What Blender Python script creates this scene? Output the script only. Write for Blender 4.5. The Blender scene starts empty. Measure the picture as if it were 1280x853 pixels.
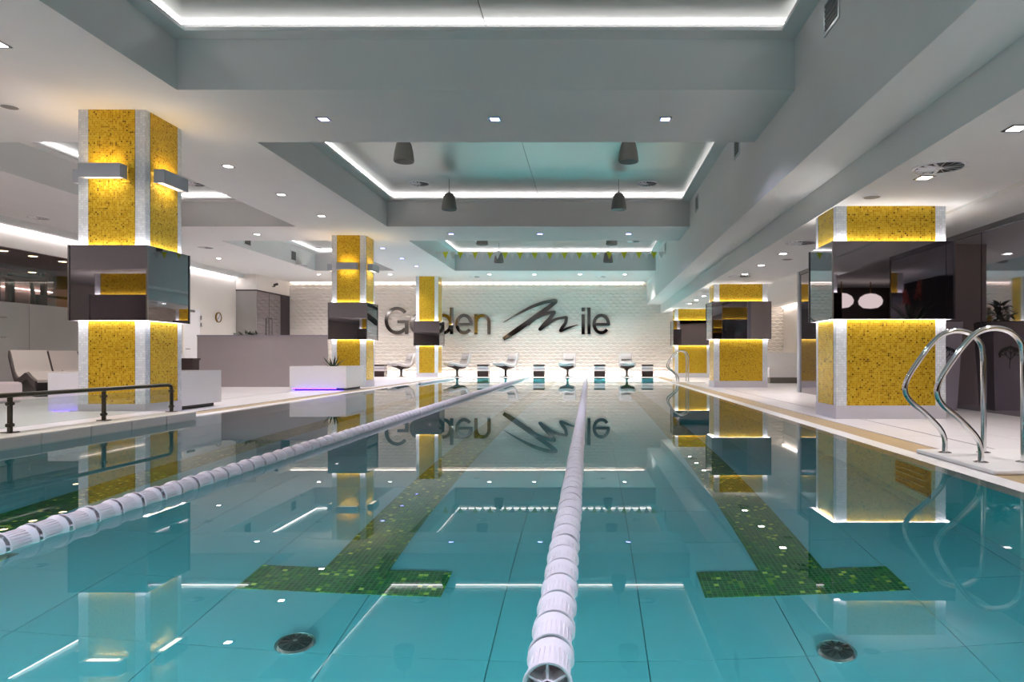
import bpy, math, random
from mathutils import Vector, Matrix
R = math.radians
random.seed(7)
sc = bpy.context.scene
col = sc.collection

# ------------------------------------------------------------------ camera, world, exposure
cam_d = bpy.data.cameras.new('camera')
cam = bpy.data.objects.new('camera', cam_d); col.objects.link(cam)
cam.location = (0, 0, 0.80); cam.rotation_euler = (R(90), 0, 0)
cam_d.sensor_width = 36; cam_d.lens = 24.0
cam_d.shift_x = -(736 - 640) / 1280.0
cam_d.shift_y = (447.5 - 426.5) / 1280.0
cam_d.clip_start = 0.05; cam_d.clip_end = 200
sc.camera = cam
w = bpy.data.worlds.new('world'); sc.world = w; w.use_nodes = True
w.node_tree.nodes['Background'].inputs[0].default_value = (0.02, 0.022, 0.025, 1)
w.node_tree.nodes['Background'].inputs[1].default_value = 1.0
sc.view_settings.view_transform = 'Standard'; sc.view_settings.look = 'None'
sc.view_settings.exposure = 1.25; sc.view_settings.gamma = 1.0
sc.view_settings.use_curve_mapping = False
sc.cycles.use_denoising = True
sc.cycles.sample_clamp_indirect = 6.0
sc.cycles.max_bounces = 14; sc.cycles.diffuse_bounces = 5; sc.cycles.glossy_bounces = 6
sc.cycles.transmission_bounces = 8; sc.cycles.transparent_max_bounces = 12

ORD = ['first', 'second', 'third', 'fourth', 'fifth', 'sixth', 'seventh', 'eighth', 'ninth']
LED = 5.0            # light strips
SPOT_W = 19.0        # each recessed downlight

# ------------------------------------------------------------------ materials
def lin(c):
    return tuple(((x/255)/12.92 if x/255 <= .04045 else ((x/255+.055)/1.055)**2.4) for x in c) + (1,)

class NT:
    def __init__(s, name):
        s.m = bpy.data.materials.new(name); s.m.use_nodes = True
        s.t = s.m.node_tree; s.n = s.t.nodes
        s.b = s.n.get('Principled BSDF'); s.out = s.n.get('Material Output')
    def add(s, typ, **kw):
        nd = s.n.new(typ)
        for k, v in kw.items(): setattr(nd, k, v)
        return nd
    def link(s, a, b): s.t.links.new(a, b)
    def math(s, op, a, b=None, c=None):
        nd = s.add('ShaderNodeMath', operation=op)
        for i, x in enumerate((a, b, c)):
            if x is None: continue
            if isinstance(x, (int, float)): nd.inputs[i].default_value = x
            else: s.link(x, nd.inputs[i])
        return nd.outputs[0]
    def mix(s, fac, a, b):
        nd = s.add('ShaderNodeMix', data_type='RGBA')
        for i, x in ((0, fac), (6, a), (7, b)):
            if isinstance(x, (int, float, tuple)): nd.inputs[i].default_value = x
            else: s.link(x, nd.inputs[i])
        return nd.outputs[2]
    def set(s, **kw):
        for k, v in kw.items():
            i = s.b.inputs[k.replace('_', ' ')]
            if isinstance(v, (int, float, tuple)): i.default_value = v
            else: s.link(v, i)

MATS = {}
def plain(name, rgb, rough=.5, metal=0.0, var=.06, scale=6.0, bump=0.0, spec=.5):
    if name in MATS: return MATS[name]
    t = NT(name)
    tc = t.add('ShaderNodeTexCoord')
    nz = t.add('ShaderNodeTexNoise'); nz.inputs['Scale'].default_value = scale; nz.inputs['Detail'].default_value = 3
    t.link(tc.outputs['Object'], nz.inputs['Vector'])
    c = lin(rgb); lo = tuple(x*(1-var) for x in c[:3])+(1,); hi = tuple(min(1, x*(1+var)) for x in c[:3])+(1,)
    t.set(Base_Color=t.mix(nz.outputs[0], lo, hi), Roughness=rough, Metallic=metal)
    t.b.inputs['Specular IOR Level'].default_value = spec
    if bump:
        bp = t.add('ShaderNodeBump'); bp.inputs['Strength'].default_value = bump; bp.inputs['Distance'].default_value = .01
        t.link(nz.outputs[0], bp.inputs['Height']); t.link(bp.outputs[0], t.b.inputs['Normal'])
    MATS[name] = t.m; return t.m

def emit(name, rgb, strength):
    if name in MATS: return MATS[name]
    t = NT(name)
    e = t.add('ShaderNodeEmission'); e.inputs[0].default_value = lin(rgb); e.inputs[1].default_value = strength
    t.link(e.outputs[0], t.out.inputs[0]); MATS[name] = t.m; return t.m

def mosaic(name, cols, grout, size=.022, rough=.25, metal=0.0, tilt=.12, vert=True, coat=0.0, dark=None):
    """square glass mosaic: one random colour and one small tilt for each tile"""
    t = NT(name)
    g = t.add('ShaderNodeNewGeometry')
    sx = t.add('ShaderNodeSeparateXYZ'); t.link(g.outputs['Position'], sx.inputs[0])
    if vert:
        u = t.math('ADD', sx.outputs[0], sx.outputs[1]); v = sx.outputs[2]
    else:
        u, v = sx.outputs[0], sx.outputs[1]
    us = t.math('DIVIDE', u, size); vs = t.math('DIVIDE', v, size)
    fu = t.math('FLOOR', us); fv = t.math('FLOOR', vs)
    cx = t.add('ShaderNodeCombineXYZ'); t.link(fu, cx.inputs[0]); t.link(fv, cx.inputs[1])
    wn = t.add('ShaderNodeTexWhiteNoise', noise_dimensions='2D'); t.link(cx.outputs[0], wn.inputs['Vector'])
    rp = t.add('ShaderNodeValToRGB'); cr = rp.color_ramp
    cr.interpolation = 'CONSTANT'
    for i, (p, c) in enumerate(cols):
        e = cr.elements[i] if i < 2 else cr.elements.new(p)
        e.position = p; e.color = lin(c)
    t.link(wn.outputs['Value'], rp.inputs[0])
    au = t.math('ABSOLUTE', t.math('SUBTRACT', t.math('FRACT', us), .5))
    av = t.math('ABSOLUTE', t.math('SUBTRACT', t.math('FRACT', vs), .5))
    edge = t.math('GREATER_THAN', t.math('MAXIMUM', au, av), .44)
    t.set(Base_Color=t.mix(edge, rp.outputs[0], lin(grout)))
    t.set(Roughness=t.math('ADD', t.math('MULTIPLY', edge, .5), rough),
          Metallic=t.math('MULTIPLY', t.math('SUBTRACT', 1.0, edge), metal))
    sub = t.add('ShaderNodeVectorMath', operation='SUBTRACT'); t.link(wn.outputs['Color'], sub.inputs[0]); sub.inputs[1].default_value = (.5, .5, .5)
    scl = t.add('ShaderNodeVectorMath', operation='SCALE'); t.link(sub.outputs[0], scl.inputs[0]); scl.inputs['Scale'].default_value = tilt
    ad = t.add('ShaderNodeVectorMath', operation='ADD'); t.link(g.outputs['Normal'], ad.inputs[0]); t.link(scl.outputs[0], ad.inputs[1])
    nm = t.add('ShaderNodeVectorMath', operation='NORMALIZE'); t.link(ad.outputs[0], nm.inputs[0])
    t.link(nm.outputs[0], t.b.inputs['Normal'])
    MATS[name] = t.m; return t.m

def brushed(name, rgb, rough, axis=0, scale=(2, 60, 60)):
    t = NT(name)
    tc = t.add('ShaderNodeTexCoord'); mp = t.add('ShaderNodeMapping'); mp.inputs['Scale'].default_value = scale
    nz = t.add('ShaderNodeTexNoise'); nz.inputs['Scale'].default_value = 1.0; nz.inputs['Detail'].default_value = 4
    t.link(tc.outputs['Object'], mp.inputs[0]); t.link(mp.outputs[0], nz.inputs['Vector'])
    c = lin(rgb)
    t.set(Base_Color=t.mix(nz.outputs[0], tuple(x*.85 for x in c[:3])+(1,), tuple(min(1, x*1.12) for x in c[:3])+(1,)),
          Metallic=.75, Roughness=t.math('ADD', t.math('MULTIPLY', nz.outputs[0], .15), rough))
    MATS[name] = t.m; return t.m

def thin_glass(name, tint, refl_ior=1.5, rough=0.0):
    t = NT(name)
    tr = t.add('ShaderNodeBsdfTransparent'); tr.inputs[0].default_value = tint
    gl = t.add('ShaderNodeBsdfGlossy'); gl.inputs['Roughness'].default_value = rough
    lw = t.add('ShaderNodeLayerWeight'); lw.inputs[0].default_value = .5
    f = t.math('ADD', t.math('MULTIPLY', t.math('POWER', lw.outputs['Facing'], 5.0), .9), .05)
    mx = t.add('ShaderNodeMixShader'); t.link(f, mx.inputs[0]); t.link(tr.outputs[0], mx.inputs[1]); t.link(gl.outputs[0], mx.inputs[2])
    t.link(mx.outputs[0], t.out.inputs[0]); MATS[name] = t.m; return t.m

M = {}
M['plaster'] = plain('ceiling_plaster', (212, 211, 209), .75, var=.03, scale=2, bump=.03)
M['plaster_warm'] = plain('wall_plaster', (216, 210, 204), .7, var=.03, scale=2, bump=.03)
M['relief'] = plain('relief_plaster', (226, 220, 214), .55, var=.03, scale=3)
M['coffer'] = brushed('coffer_metal', (176, 180, 176), .28, scale=(1.2, 40, 40))
M['gold'] = mosaic('gold_mosaic', [(0, (206, 164, 22)), (.3, (222, 180, 34)), (.6, (234, 196, 52)), (.88, (178, 138, 18)), (.97, (120, 92, 16))], (176, 142, 44), .024, .22, .55, .12)
M['white_mosaic'] = mosaic('white_mosaic', [(0, (214, 217, 222)), (.5, (224, 227, 230)), (.8, (206, 210, 216))], (186, 190, 198), .030, .25, 0, .08)
M['green'] = mosaic('green_mosaic', [(0, (14, 74, 26)), (.4, (24, 92, 34)), (.72, (44, 112, 36)), (.90, (120, 150, 30)), (.965, (214, 214, 90))], (70, 120, 96), .027, .25, .2, .2, vert=False)
M['mirror'] = plain('tinted_mirror', (150, 144, 150), .015, 1.0, var=.01)
M['glasswall'] = plain('tinted_reflective_glass', (160, 154, 160), .03, .92, var=.01)
M['steel_edge'] = plain('steel_edge', (150, 148, 152), .25, 1.0, var=.03)
M['chrome'] = plain('polished_steel', (222, 222, 222), .08, 1.0, var=.02)
M['letter'] = plain('letter_mirror_steel', (150, 146, 142), .06, 1.0, var=.02)
M['deck'] = plain('deck_tile', (218, 214, 217), .28, var=.04, scale=1.5)
M['grout'] = plain('deck_grout', (172, 168, 172), .6)
M['lip'] = plain('pool_lip_tile', (226, 224, 224), .3, var=.04)
M['grate'] = None
M['dark'] = plain('dark_slot', (46, 36, 44), .5)
M['aqua'] = plain('aqua_pool_tile', (98, 156, 172), .35, var=.04, scale=1.2)
M['aqua_grout'] = plain('pool_joint', (30, 92, 100), .6)
M['white'] = plain('white_lacquer', (226, 224, 226), .25, var=.02)
M['plinth'] = plain('plinth_lilac_grey', (196, 192, 200), .35, var=.03)
M['sconce'] = plain('sconce_paint', (172, 176, 186), .4, var=.02)
M['rail'] = plain('dark_bronze_rail', (74, 70, 60), .28, .85, var=.05)
M['black'] = plain('black_paint', (16, 14, 15), .5)
M['brown'] = plain('dark_brown_wood', (44, 28, 26), .4, var=.2, scale=12)
M['fabric'] = plain('light_grey_fabric', (172, 164, 158), .8, var=.05, scale=30, bump=.1)
M['cushion'] = plain('pale_cushion', (222, 208, 210), .8, var=.04, scale=10)
M['leather'] = plain('white_leather', (186, 182, 184), .5, var=.03)
M['rope'] = plain('rope_float_plastic', (238, 230, 233), .35, var=.05, scale=20)
M['speaker'] = plain('speaker_grey', (120, 118, 112), .6, var=.08, scale=20)
M['leaf'] = plain('dark_green_leaf', (34, 52, 30), .45, var=.3, scale=9)
M['flower'] = plain('red_flower', (150, 52, 44), .6, var=.2, scale=20)
M['partition'] = plain('greige_laminate', (168, 158, 160), .35, var=.05, scale=(3))
M['frosted'] = plain('frosted_grey_glass', (150, 146, 144), .22, var=.05, scale=2)
M['pinkwall'] = plain('gym_wall', (176, 150, 146), .7)
M['gymceil'] = plain('gym_ceiling', (96, 74, 72), .6)
M['darkpanel'] = plain('dark_wall_panel', (58, 46, 44), .45, var=.2, scale=3)
M['yellow'] = plain('flag_yellow', (206, 206, 20), .6)
M['flagwhite'] = plain('flag_white', (226, 226, 224), .6)
M['pot'] = plain('lilac_grey_pot', (150, 142, 156), .3)
M['drain'] = plain('drain_metal', (52, 70, 74), .25, .7)
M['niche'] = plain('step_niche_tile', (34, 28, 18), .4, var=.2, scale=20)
M['coping'] = plain('coping_stone', (196, 188, 178), .4, var=.08, scale=5)
M['aqua_wall_shade'] = plain('pool_tile_painted_shade', (52, 124, 134), .35, var=.05, scale=1.5)  # basin wall tile, darker than the floor tile: wall shade put into the colour
M['brass'] = plain('brass_rim', (150, 120, 70), .3, .8)
M['glass'] = thin_glass('clear_glass', (.90, .94, .92, 1))
M['gymglass'] = thin_glass('gym_glass', (.78, .74, .74, 1))
M['led'] = emit('led_white', (255, 250, 253), LED)
M['led_col'] = emit('led_column', (255, 249, 248), 11.0)
M['led_wall'] = emit('led_wall', (255, 240, 228), 7.0)
M['led_purple'] = emit('led_violet', (86, 50, 255), 5.0)
M['spot_white'] = emit('spot_white', (255, 250, 248), 14.0)
M['spot_blue'] = emit('spot_blue', (150, 150, 255), 7.0)
M['lens_water'] = emit('lens_water', (176, 240, 238), 4.0)
M['sconce_glow'] = emit('sconce_glow', (255, 236, 206), 1.3)
M['led_top'] = emit('led_top', (255, 240, 226), 4.0)
M['shade'] = emit('lamp_shade_glow', (255, 240, 232), .9)
M['spot_warm'] = emit('spot_warm', (255, 226, 176), 10.0)

def grate_mat():
    t = NT('overflow_grate')
    tc = t.add('ShaderNodeNewGeometry'); s = t.add('ShaderNodeSeparateXYZ'); t.link(tc.outputs['Position'], s.inputs[0])
    f = t.math('FRACT', t.math('DIVIDE', s.outputs[1], .016))
    gap = t.math('GREATER_THAN', f, .72)
    t.set(Base_Color=t.mix(gap, lin((190, 164, 124)), lin((110, 88, 60))), Roughness=.45)
    MATS['overflow_grate'] = t.m; return t.m
M['grate'] = grate_mat()

def water_mat():
    t = NT('pool_water')
    rf = t.add('ShaderNodeBsdfRefraction'); rf.inputs['IOR'].default_value = 1.333; rf.inputs['Roughness'].default_value = 0
    rf.inputs['Color'].default_value = (.90, .985, .985, 1)
    gl = t.add('ShaderNodeBsdfGlossy'); gl.inputs['Roughness'].default_value = 0
    fr = t.add('ShaderNodeFresnel'); fr.inputs[0].default_value = 1.333
    mx = t.add('ShaderNodeMixShader'); t.link(fr.outputs[0], mx.inputs[0]); t.link(rf.outputs[0], mx.inputs[1]); t.link(gl.outputs[0], mx.inputs[2])
    t.link(mx.outputs[0], t.out.inputs[0]); return t.m
M['water'] = water_mat()

# ------------------------------------------------------------------ mesh helpers
class MB:
    def __init__(s): s.v = []; s.f = []
    def quad(s, a, b, c, d):
        i = len(s.v); s.v += [a, b, c, d]; s.f.append((i, i+1, i+2, i+3)); return s
    def box(s, x0, x1, y0, y1, z0, z1):
        i = len(s.v)
        s.v += [(x, y, z) for z in (z0, z1) for y in (y0, y1) for x in (x0, x1)]
        for f in ((0, 2, 3, 1), (4, 5, 7, 6), (0, 1, 5, 4), (2, 6, 7, 3), (0, 4, 6, 2), (1, 3, 7, 5)):
            s.f.append(tuple(i+k for k in f))
        return s
    def obox(s, c, u, v, n, su, sv, sn):
        """box with axes u,v,n and half sizes"""
        c = Vector(c); u = Vector(u).normalized(); v = Vector(v).normalized(); n = Vector(n).normalized()
        i = len(s.v)
        for a in (-1, 1):
            for b in (-1, 1):
                for d in (-1, 1):
                    s.v.append(tuple(c + u*(d*su) + v*(b*sv) + n*(a*sn)))
        for f in ((0, 2, 3, 1), (4, 5, 7, 6), (0, 1, 5, 4), (2, 6, 7, 3), (0, 4, 6, 2), (1, 3, 7, 5)):
            s.f.append(tuple(i+k for k in f))
        return s
    def lathe(s, prof, n=20, c=(0, 0, 0), axis='z', cap=True):
        i0 = len(s.v)
        for r, h in prof:
            for k in range(n):
                a = 2*math.pi*k/n; p = (r*math.cos(a), r*math.sin(a), h)
                if axis == 'y': p = (p[0], p[2], p[1])
                if axis == 'x': p = (p[2], p[0], p[1])
                s.v.append((p[0]+c[0], p[1]+c[1], p[2]+c[2]))
        for j in range(len(prof)-1):
            for k in range(n):
                a = i0+j*n+k; b = i0+j*n+(k+1) % n
                s.f.append((a, b, b+n, a+n))
        if cap:
            s.f.append(tuple(i0+k for k in reversed(range(n))))
            s.f.append(tuple(i0+(len(prof)-1)*n+k for k in range(n)))
        return s
    def tube(s, pts, r, n=10, cap=True):
        pts = [Vector(p) for p in pts]; i0 = len(s.v); up = None
        rr = r if isinstance(r, (list, tuple)) else [r]*len(pts)
        for j, p in enumerate(pts):
            d = (pts[min(j+1, len(pts)-1)] - pts[max(j-1, 0)]).normalized()
            if up is None:
                up = Vector((0, 0, 1)) if abs(d.z) < .9 else Vector((1, 0, 0))
            x = d.cross(up).normalized(); up = x.cross(d).normalized()
            for k in range(n):
                a = 2*math.pi*k/n
                s.v.append(tuple(p + x*(rr[j]*math.cos(a)) + up*(rr[j]*math.sin(a))))
        for j in range(len(pts)-1):
            for k in range(n):
                a = i0+j*n+k; b = i0+j*n+(k+1) % n
                s.f.append((a, a+n, b+n, b))
        if cap:
            s.f.append(tuple(i0+k for k in range(n)))
            s.f.append(tuple(i0+(len(pts)-1)*n+k for k in reversed(range(n))))
        return s
    def prism(s, poly, axis, a, b):
        """poly of 2D points extruded along axis from a to b"""
        def P(p, h):
            return {'x': (h, p[0], p[1]), 'y': (p[0], h, p[1]), 'z': (p[0], p[1], h)}[axis]
        i = len(s.v); n = len(poly)
        s.v += [P(p, a) for p in poly] + [P(p, b) for p in poly]
        s.f.append(tuple(i+k for k in range(n))); s.f.append(tuple(i+n+k for k in reversed(range(n))))
        for k in range(n):
            s.f.append((i+k, i+n+k, i+n+(k+1) % n, i+(k+1) % n))
        return s
    def ribbon(s, pts, wid, y0, y1, roundcap=False):
        """stroke in the XZ plane with varying width, extruded from y0 to y1"""
        n = len(pts); L = []; Rr = []
        for j, p in enumerate(pts):
            a = Vector(pts[max(j-1, 0)]); b = Vector(pts[min(j+1, n-1)]); d = (b-a).normalized(); q = Vector((-d.y, d.x))
            h = (wid[j] if isinstance(wid, (list, tuple)) else wid)/2
            L.append((p[0]+q.x*h, p[1]+q.y*h)); Rr.append((p[0]-q.x*h, p[1]-q.y*h))
        i = len(s.v)
        for (lx, lz), (rx, rz) in zip(L, Rr):
            s.v += [(lx, y0, lz), (rx, y0, rz), (lx, y1, lz), (rx, y1, rz)]
        for j in range(n-1):
            a = i+4*j; b = a+4
            s.f += [(a, b, b+1, a+1), (a+2, a+3, b+3, b+2), (a, a+2, b+2, b), (a+1, b+1, b+3, a+3)]
        e = i+4*(n-1)
        s.f += [(i, i+1, i+3, i+2), (e, e+2, e+3, e+1)]
        return s
    def blade(s, base, direc, length, width, bend, n=6, thick=.012):
        """a tapered leaf that curves over; triangular section"""
        base = Vector(base); d = Vector(direc).normalized()
        side = d.cross(Vector((0, 0, 1)))
        side = side.normalized() if side.length > .01 else Vector((1, 0, 0))
        i0 = len(s.v); p = base.copy()
        for j in range(n+1):
            t = j/n; wv = width*(1-t)**.8*(.7+.6*t if t < .5 else 1.0) + .001
            nn = side.cross(d).normalized()
            s.v += [tuple(p+side*wv/2), tuple(p-side*wv/2), tuple(p-nn*thick*(1-t*.9))]
            d = (d + Vector((0, 0, -bend/n))).normalized(); p = p + d*(length/n)
        for j in range(n):
            a = i0+3*j
            for k in range(3):
                b = (k+1) % 3
                s.f.append((a+k, a+b, a+3+b, a+3+k))
        s.f.append((i0, i0+2, i0+1)); s.f.append((i0+3*n, i0+3*n+1, i0+3*n+2))
        return s
    def mesh(s, name, smooth=False, angle=35):
        m = bpy.data.meshes.new(name); m.from_pydata(s.v, [], s.f); m.validate(); m.update()
        if smooth:
            m.polygons.foreach_set('use_smooth', [True]*len(m.polygons))
            m.set_sharp_from_angle(angle=R(angle))
        return m
    def build(s, name, mat, parent=None, smooth=False, angle=35):
        return obj(name, s.mesh(name, smooth, angle), mat, parent)

def obj(name, mesh, mat, parent=None, loc=None):
    if mat and not mesh.materials: mesh.materials.append(mat)
    o = bpy.data.objects.new(name, mesh); col.objects.link(o)
    if parent: o.parent = parent
    if loc: o.location = loc
    return o
def empty(name, loc=(0, 0, 0), rz=0):
    o = bpy.data.objects.new(name, None); col.objects.link(o); o.location = loc; o.rotation_euler = (0, 0, rz)
    o.empty_display_size = .1
    return o
def tag(o, label=None, cat=None, group=None, kind=None):
    if label: o['label'] = label
    if cat: o['category'] = cat
    if group: o['group'] = group
    if kind: o['kind'] = kind
    return o
def bevel(o, w=.01, seg=2):
    b = o.modifiers.new('bevel', 'BEVEL'); b.width = w; b.segments = seg; b.limit_method = 'ANGLE'
    return o
def copy_tree(o, parent=None):
    c = o.copy(); col.objects.link(c); c.parent = parent
    for ch in list(o.children): copy_tree(ch, c)
    return c
def area(name, loc, size, watt, rgb, parent, down=True, spread=130, sy=None):
    l = bpy.data.lights.new(name, 'AREA'); l.energy = watt; l.color = lin(rgb)[:3]; l.size = size
    if sy: l.shape = 'RECTANGLE'; l.size_y = sy
    l.spread = R(spread)
    o = bpy.data.objects.new(name, l); col.objects.link(o); o.location = loc
    if not down: o.rotation_euler = (math.pi, 0, 0)
    o.parent = parent
    l.cycles.is_caustics_light = True
    return o
def struct(name, mb, mat, label=None, parent=None, **k):
    o = mb.build(name, mat, parent, **k)
    if not parent: o['kind'] = 'structure'
    if label: o['label'] = label
    return o

# ------------------------------------------------------------------ measures (metres; water level is z = 0)
S = 4.08                                    # main soffit
YN, YF = -10.0, 29.7                         # back of the hall, relief wall
XL, XR = -13.8, 5.7
HOLES_Y = [(1.68, 8.35), (10.38, 17.05), (19.1, 25.7)]
CX0, CX1 = -5.04, 2.52                      # coffers over the pool
LX0, LX1 = -10.3, -7.31                     # coffers over the left deck
POOL_X0, POOL_X1 = -5.23, 2.46
GL0, GL1, GR0, GR1 = -5.72, -5.48, 2.71, 3.00
PY0, PY1 = 0.45, 27.4
DEPTH = 1.29
DECK = .02

# ------------------------------------------------------------------ ceiling
mb = MB()
def slab(x0, x1, y0, y1, z, t=.04): mb.box(x0, x1, y0, y1, z, z+t)
ys = [YN] + [y for p in HOLES_Y for y in p] + [YF]
for i in range(0, len(ys), 2):
    slab(XL, CX1, ys[i], ys[i+1], S)
for y0, y1 in HOLES_Y:
    slab(XL, LX0, y0, y1, S); slab(LX1, CX0, y0, y1, S)
ceiling = struct('ceiling', mb, M['plaster'], 'white plaster soffit with recessed coffers over the pool')
LEDGE, LIPH, TOP = 4.70, 4.745, 4.86
def coffer(x0, x1, y0, y1, wl=.22, right_wall=False):
    f = MB(); t = .03
    f.box(x0-t, x0, y0-t, y1+t, S+.04, TOP); f.box(x1, x1+t, y0-t, y1+t, S+.04, TOP)
    f.box(x0, x1, y0-t, y0, S+.04, TOP); f.box(x0, x1, y1, y1+t, S+.04, TOP)
    f.build('coffer_fascia', M['plaster'], ceiling)
    g = MB()
    g.box(x0, x0+wl, y0, y1, LEDGE, LEDGE+.02); g.box(x1-wl, x1, y0, y1, LEDGE, LEDGE+.02)
    g.box(x0+wl, x1-wl, y0, y0+wl, LEDGE, LEDGE+.02); g.box(x0+wl, x1-wl, y1-wl, y1, LEDGE, LEDGE+.02)
    g.build('coffer_ledge', M['plaster'], ceiling)
    h = MB(); q = .015
    h.box(x0+wl-q, x0+wl, y0+wl-q, y1-wl+q, LEDGE+.02, LIPH); h.box(x1-wl, x1-wl+q, y0+wl-q, y1-wl+q, LEDGE+.02, LIPH)
    h.box(x0+wl, x1-wl, y0+wl-q, y0+wl, LEDGE+.02, LIPH); h.box(x0+wl, x1-wl, y1-wl, y1-wl+q, LEDGE+.02, LIPH)
    h.build('coffer_lip', M['plaster'], ceiling)
    e = MB(); a, b = .10, .12; z0, z1 = TOP-.030, TOP-.016
    e.box(x0+a, x0+b, y0+b, y1-b, z0, z1); e.box(x1-b, x1-a, y0+b, y1-b, z0, z1)
    e.box(x0+a, x1-a, y0+a, y0+b, z0, z1); e.box(x0+a, x1-a, y1-b, y1-a, z0, z1)
    e.build('led_strip', M['led'], ceiling)
    mid = (x0+x1)/2
    for a0, a1 in ((x0, mid-.006), (mid+.006, x1)):
        MB().box(a0, a1, y0, y1, TOP, TOP+.02).build('metal_panel', M['coffer'], ceiling)
    MB().box(mid-.02, mid+.02, y0, y1, TOP+.021, TOP+.03).build('panel_joint', M['dark'], ceiling)
for y0, y1 in HOLES_Y:
    coffer(CX0, CX1, y0, y1); coffer(LX0, LX1, y0, y1)

MB().box(XL, -8.2, YN, 2.7, 2.78, 2.82).box(-8.2, -8.17, YN, 2.7, 2.78, S).box(XL, -8.2, 2.67, 2.7, 2.82, S).build('low_soffit', M['plaster'], ceiling)

# stepped bulkhead along the right of the pool, lower ceiling beyond it
mb = MB()
mb.box(2.55, 3.16, YN, YF, 3.12, 3.16); mb.box(2.52, 2.55, YN, YF, 3.12, S+.04)
mb.box(3.13, 3.16, YN, YF, 2.74, 3.12)
trim_1 = struct('trim_1', mb, M['plaster'], 'long stepped white bulkhead along the right side of the pool')
mb = MB()
mb.box(3.16, 4.75, YN, YF, 2.74, 2.78)
mb.box(4.75, XR+.05, YN, 15.5, 2.70, 2.74); mb.box(XR, 12.0, YN, 4.4, 3.6, 3.64); mb.box(XR, XR+.05, YN, 4.4, 2.74, 3.6); mb.box(4.75, 8.45, 15.5, YF, 3.0, 3.04); mb.box(4.75, 8.45, 15.47, 15.5, 2.74, 3.0)
mb.box(4.72, 4.75, 15.5, YF, 2.78, 3.04)
struct('ceiling', mb, M['plaster'], 'low white ceiling over the right deck')

# ------------------------------------------------------------------ walls
# relief wall at the far end: wavy panels
XW0, XW1 = XL, 8.45
nx, nz = 950, 320
def tri(t): t = t % 1.0; return 4*abs(t-.5)-1
gv = []; gf = []
for j in range(nz+1):
    z = S*j/nz
    for i in range(nx+1):
        x = XW0 + (XW1-XW0)*i/nx
        def edge(k): return .138*(k+.26*math.sin(2*math.pi*x/.29+math.pi*k))
        row = math.floor(z/.138)
        if z < edge(row): row -= 1
        elif z >= edge(row+1): row += 1
        t = (z-edge(row))/(edge(row+1)-edge(row))
        hgt = t/.75 if t < .75 else (1-t)*4
        gv.append((x, YF-.05*hgt, z))
for j in range(nz):
    for i in range(nx):
        a = j*(nx+1)+i; gf.append((a, a+1, a+nx+2, a+nx+1))
me = bpy.data.meshes.new('wall_far'); me.from_pydata(gv, [], gf); me.update()
wall_far = obj('wall_far', me, M['relief']); tag(wall_far, 'white wall with wavy relief behind the lounge chairs', kind='structure')
MB().box(XW0, XW1, YF, YF+.05, -.1, S+.04).build('wall_backing', M['plaster_warm'], wall_far)
MB().box(XL+.85, 8.3, YF-.16, YF-.10, DECK, DECK+.03).build('led_strip', M['led_wall'], wall_far)
MB().box(XL+.85, 2.4, YF-.10, YF-.05, S-.008, S-.001).build('led_strip', M['led_top'], wall_far)

# left wall: white part with cove, gym glazing nearer
mb = MB()
mb.box(XL-.1, XL, 18.6, YF, 0, S); mb.box(XL-.1, XL, YN, 18.6, 3.43, S); mb.box(XL-.1, XL, YN, 11.0, 0, 3.43)
wall_left = struct('wall_left', mb, M['plaster_warm'], 'white left wall with a light cove along its top')
MB().box(XL, XL+.30, YN, 26.7, S-.16, S-.001).build('cove_valance', M['plaster'], wall_left)
MB().box(XL+.02, XL+.10, YN, 26.6, S-.19, S-.162).build('led_strip', M['led'], wall_left)
# back wall and the room behind the camera
mb = MB(); mb.box(XL, 12.0, YN-.1, YN, 0, S)
wall_back = struct('wall_back', mb, M['darkpanel'], 'dark panelled wall at the back of the hall')
for k in range(9):
    MB().box(-13+k*2.4, -11.2+k*2.4, YN, YN+.03, .02, 2.6).build('panel', M['darkpanel'], wall_back)

# right glazing: reflective dark glass
wr = empty('wall_right', (0, 0, 0)); tag(wr, 'dark reflective glass wall beside the right deck', kind='structure')
for y0, y1 in ((4.42, 6.4), (6.42, 8.4), (8.42, 9.90), (9.92, 11.4)):
    MB().box(XR, XR+.02, y0, y1, DECK, 2.62).build('glass_pane', M['glasswall'], wr)
MB().box(XR-.02, XR+.05, 4.4, 11.4, 2.62, 2.70).build('top_frame', M['steel_edge'], wr)
MB().box(4.76, XR, 11.4, 11.43, DECK, 2.70).build('grey_panel', M['partition'], wr)
for y0, y1 in ((11.43, 12.7), (12.72, 14.0), (14.02, 15.38)):
    MB().box(4.76, 4.78, y0, y1, DECK, 2.66).build('glass_pane', M['glasswall'], wr)
MB().box(4.73, 4.81, 15.38, 15.5, DECK, 2.74).build('end_post', M['sconce'], wr)
MB().box(4.74, 4.80, 11.43, 15.38, 2.66, 2.74).build('top_frame', M['steel_edge'], wr)
MB().box(XR+.03, 12, 4.3, 4.4, DECK, 3.6).build('return_wall', M['darkpanel'], wr)
MB().box(12, 12.1, YN, 4.4, DECK, 3.6).build('return_wall', M['darkpanel'], wr)
mb = MB(); mb.box(4.81, 8.45, 15.44, 15.5, DECK, 3.0); mb.box(8.45, 8.5, 15.44, YF, DECK, 3.04)
alc = struct('wall_alcove', mb, M['plaster_warm'], 'white alcove wall behind the far right columns')
MB().box(8.36, 8.42, 15.6, YF-.2, 2.93, 2.96).build('led_strip', M['led_wall'], alc)

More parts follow.
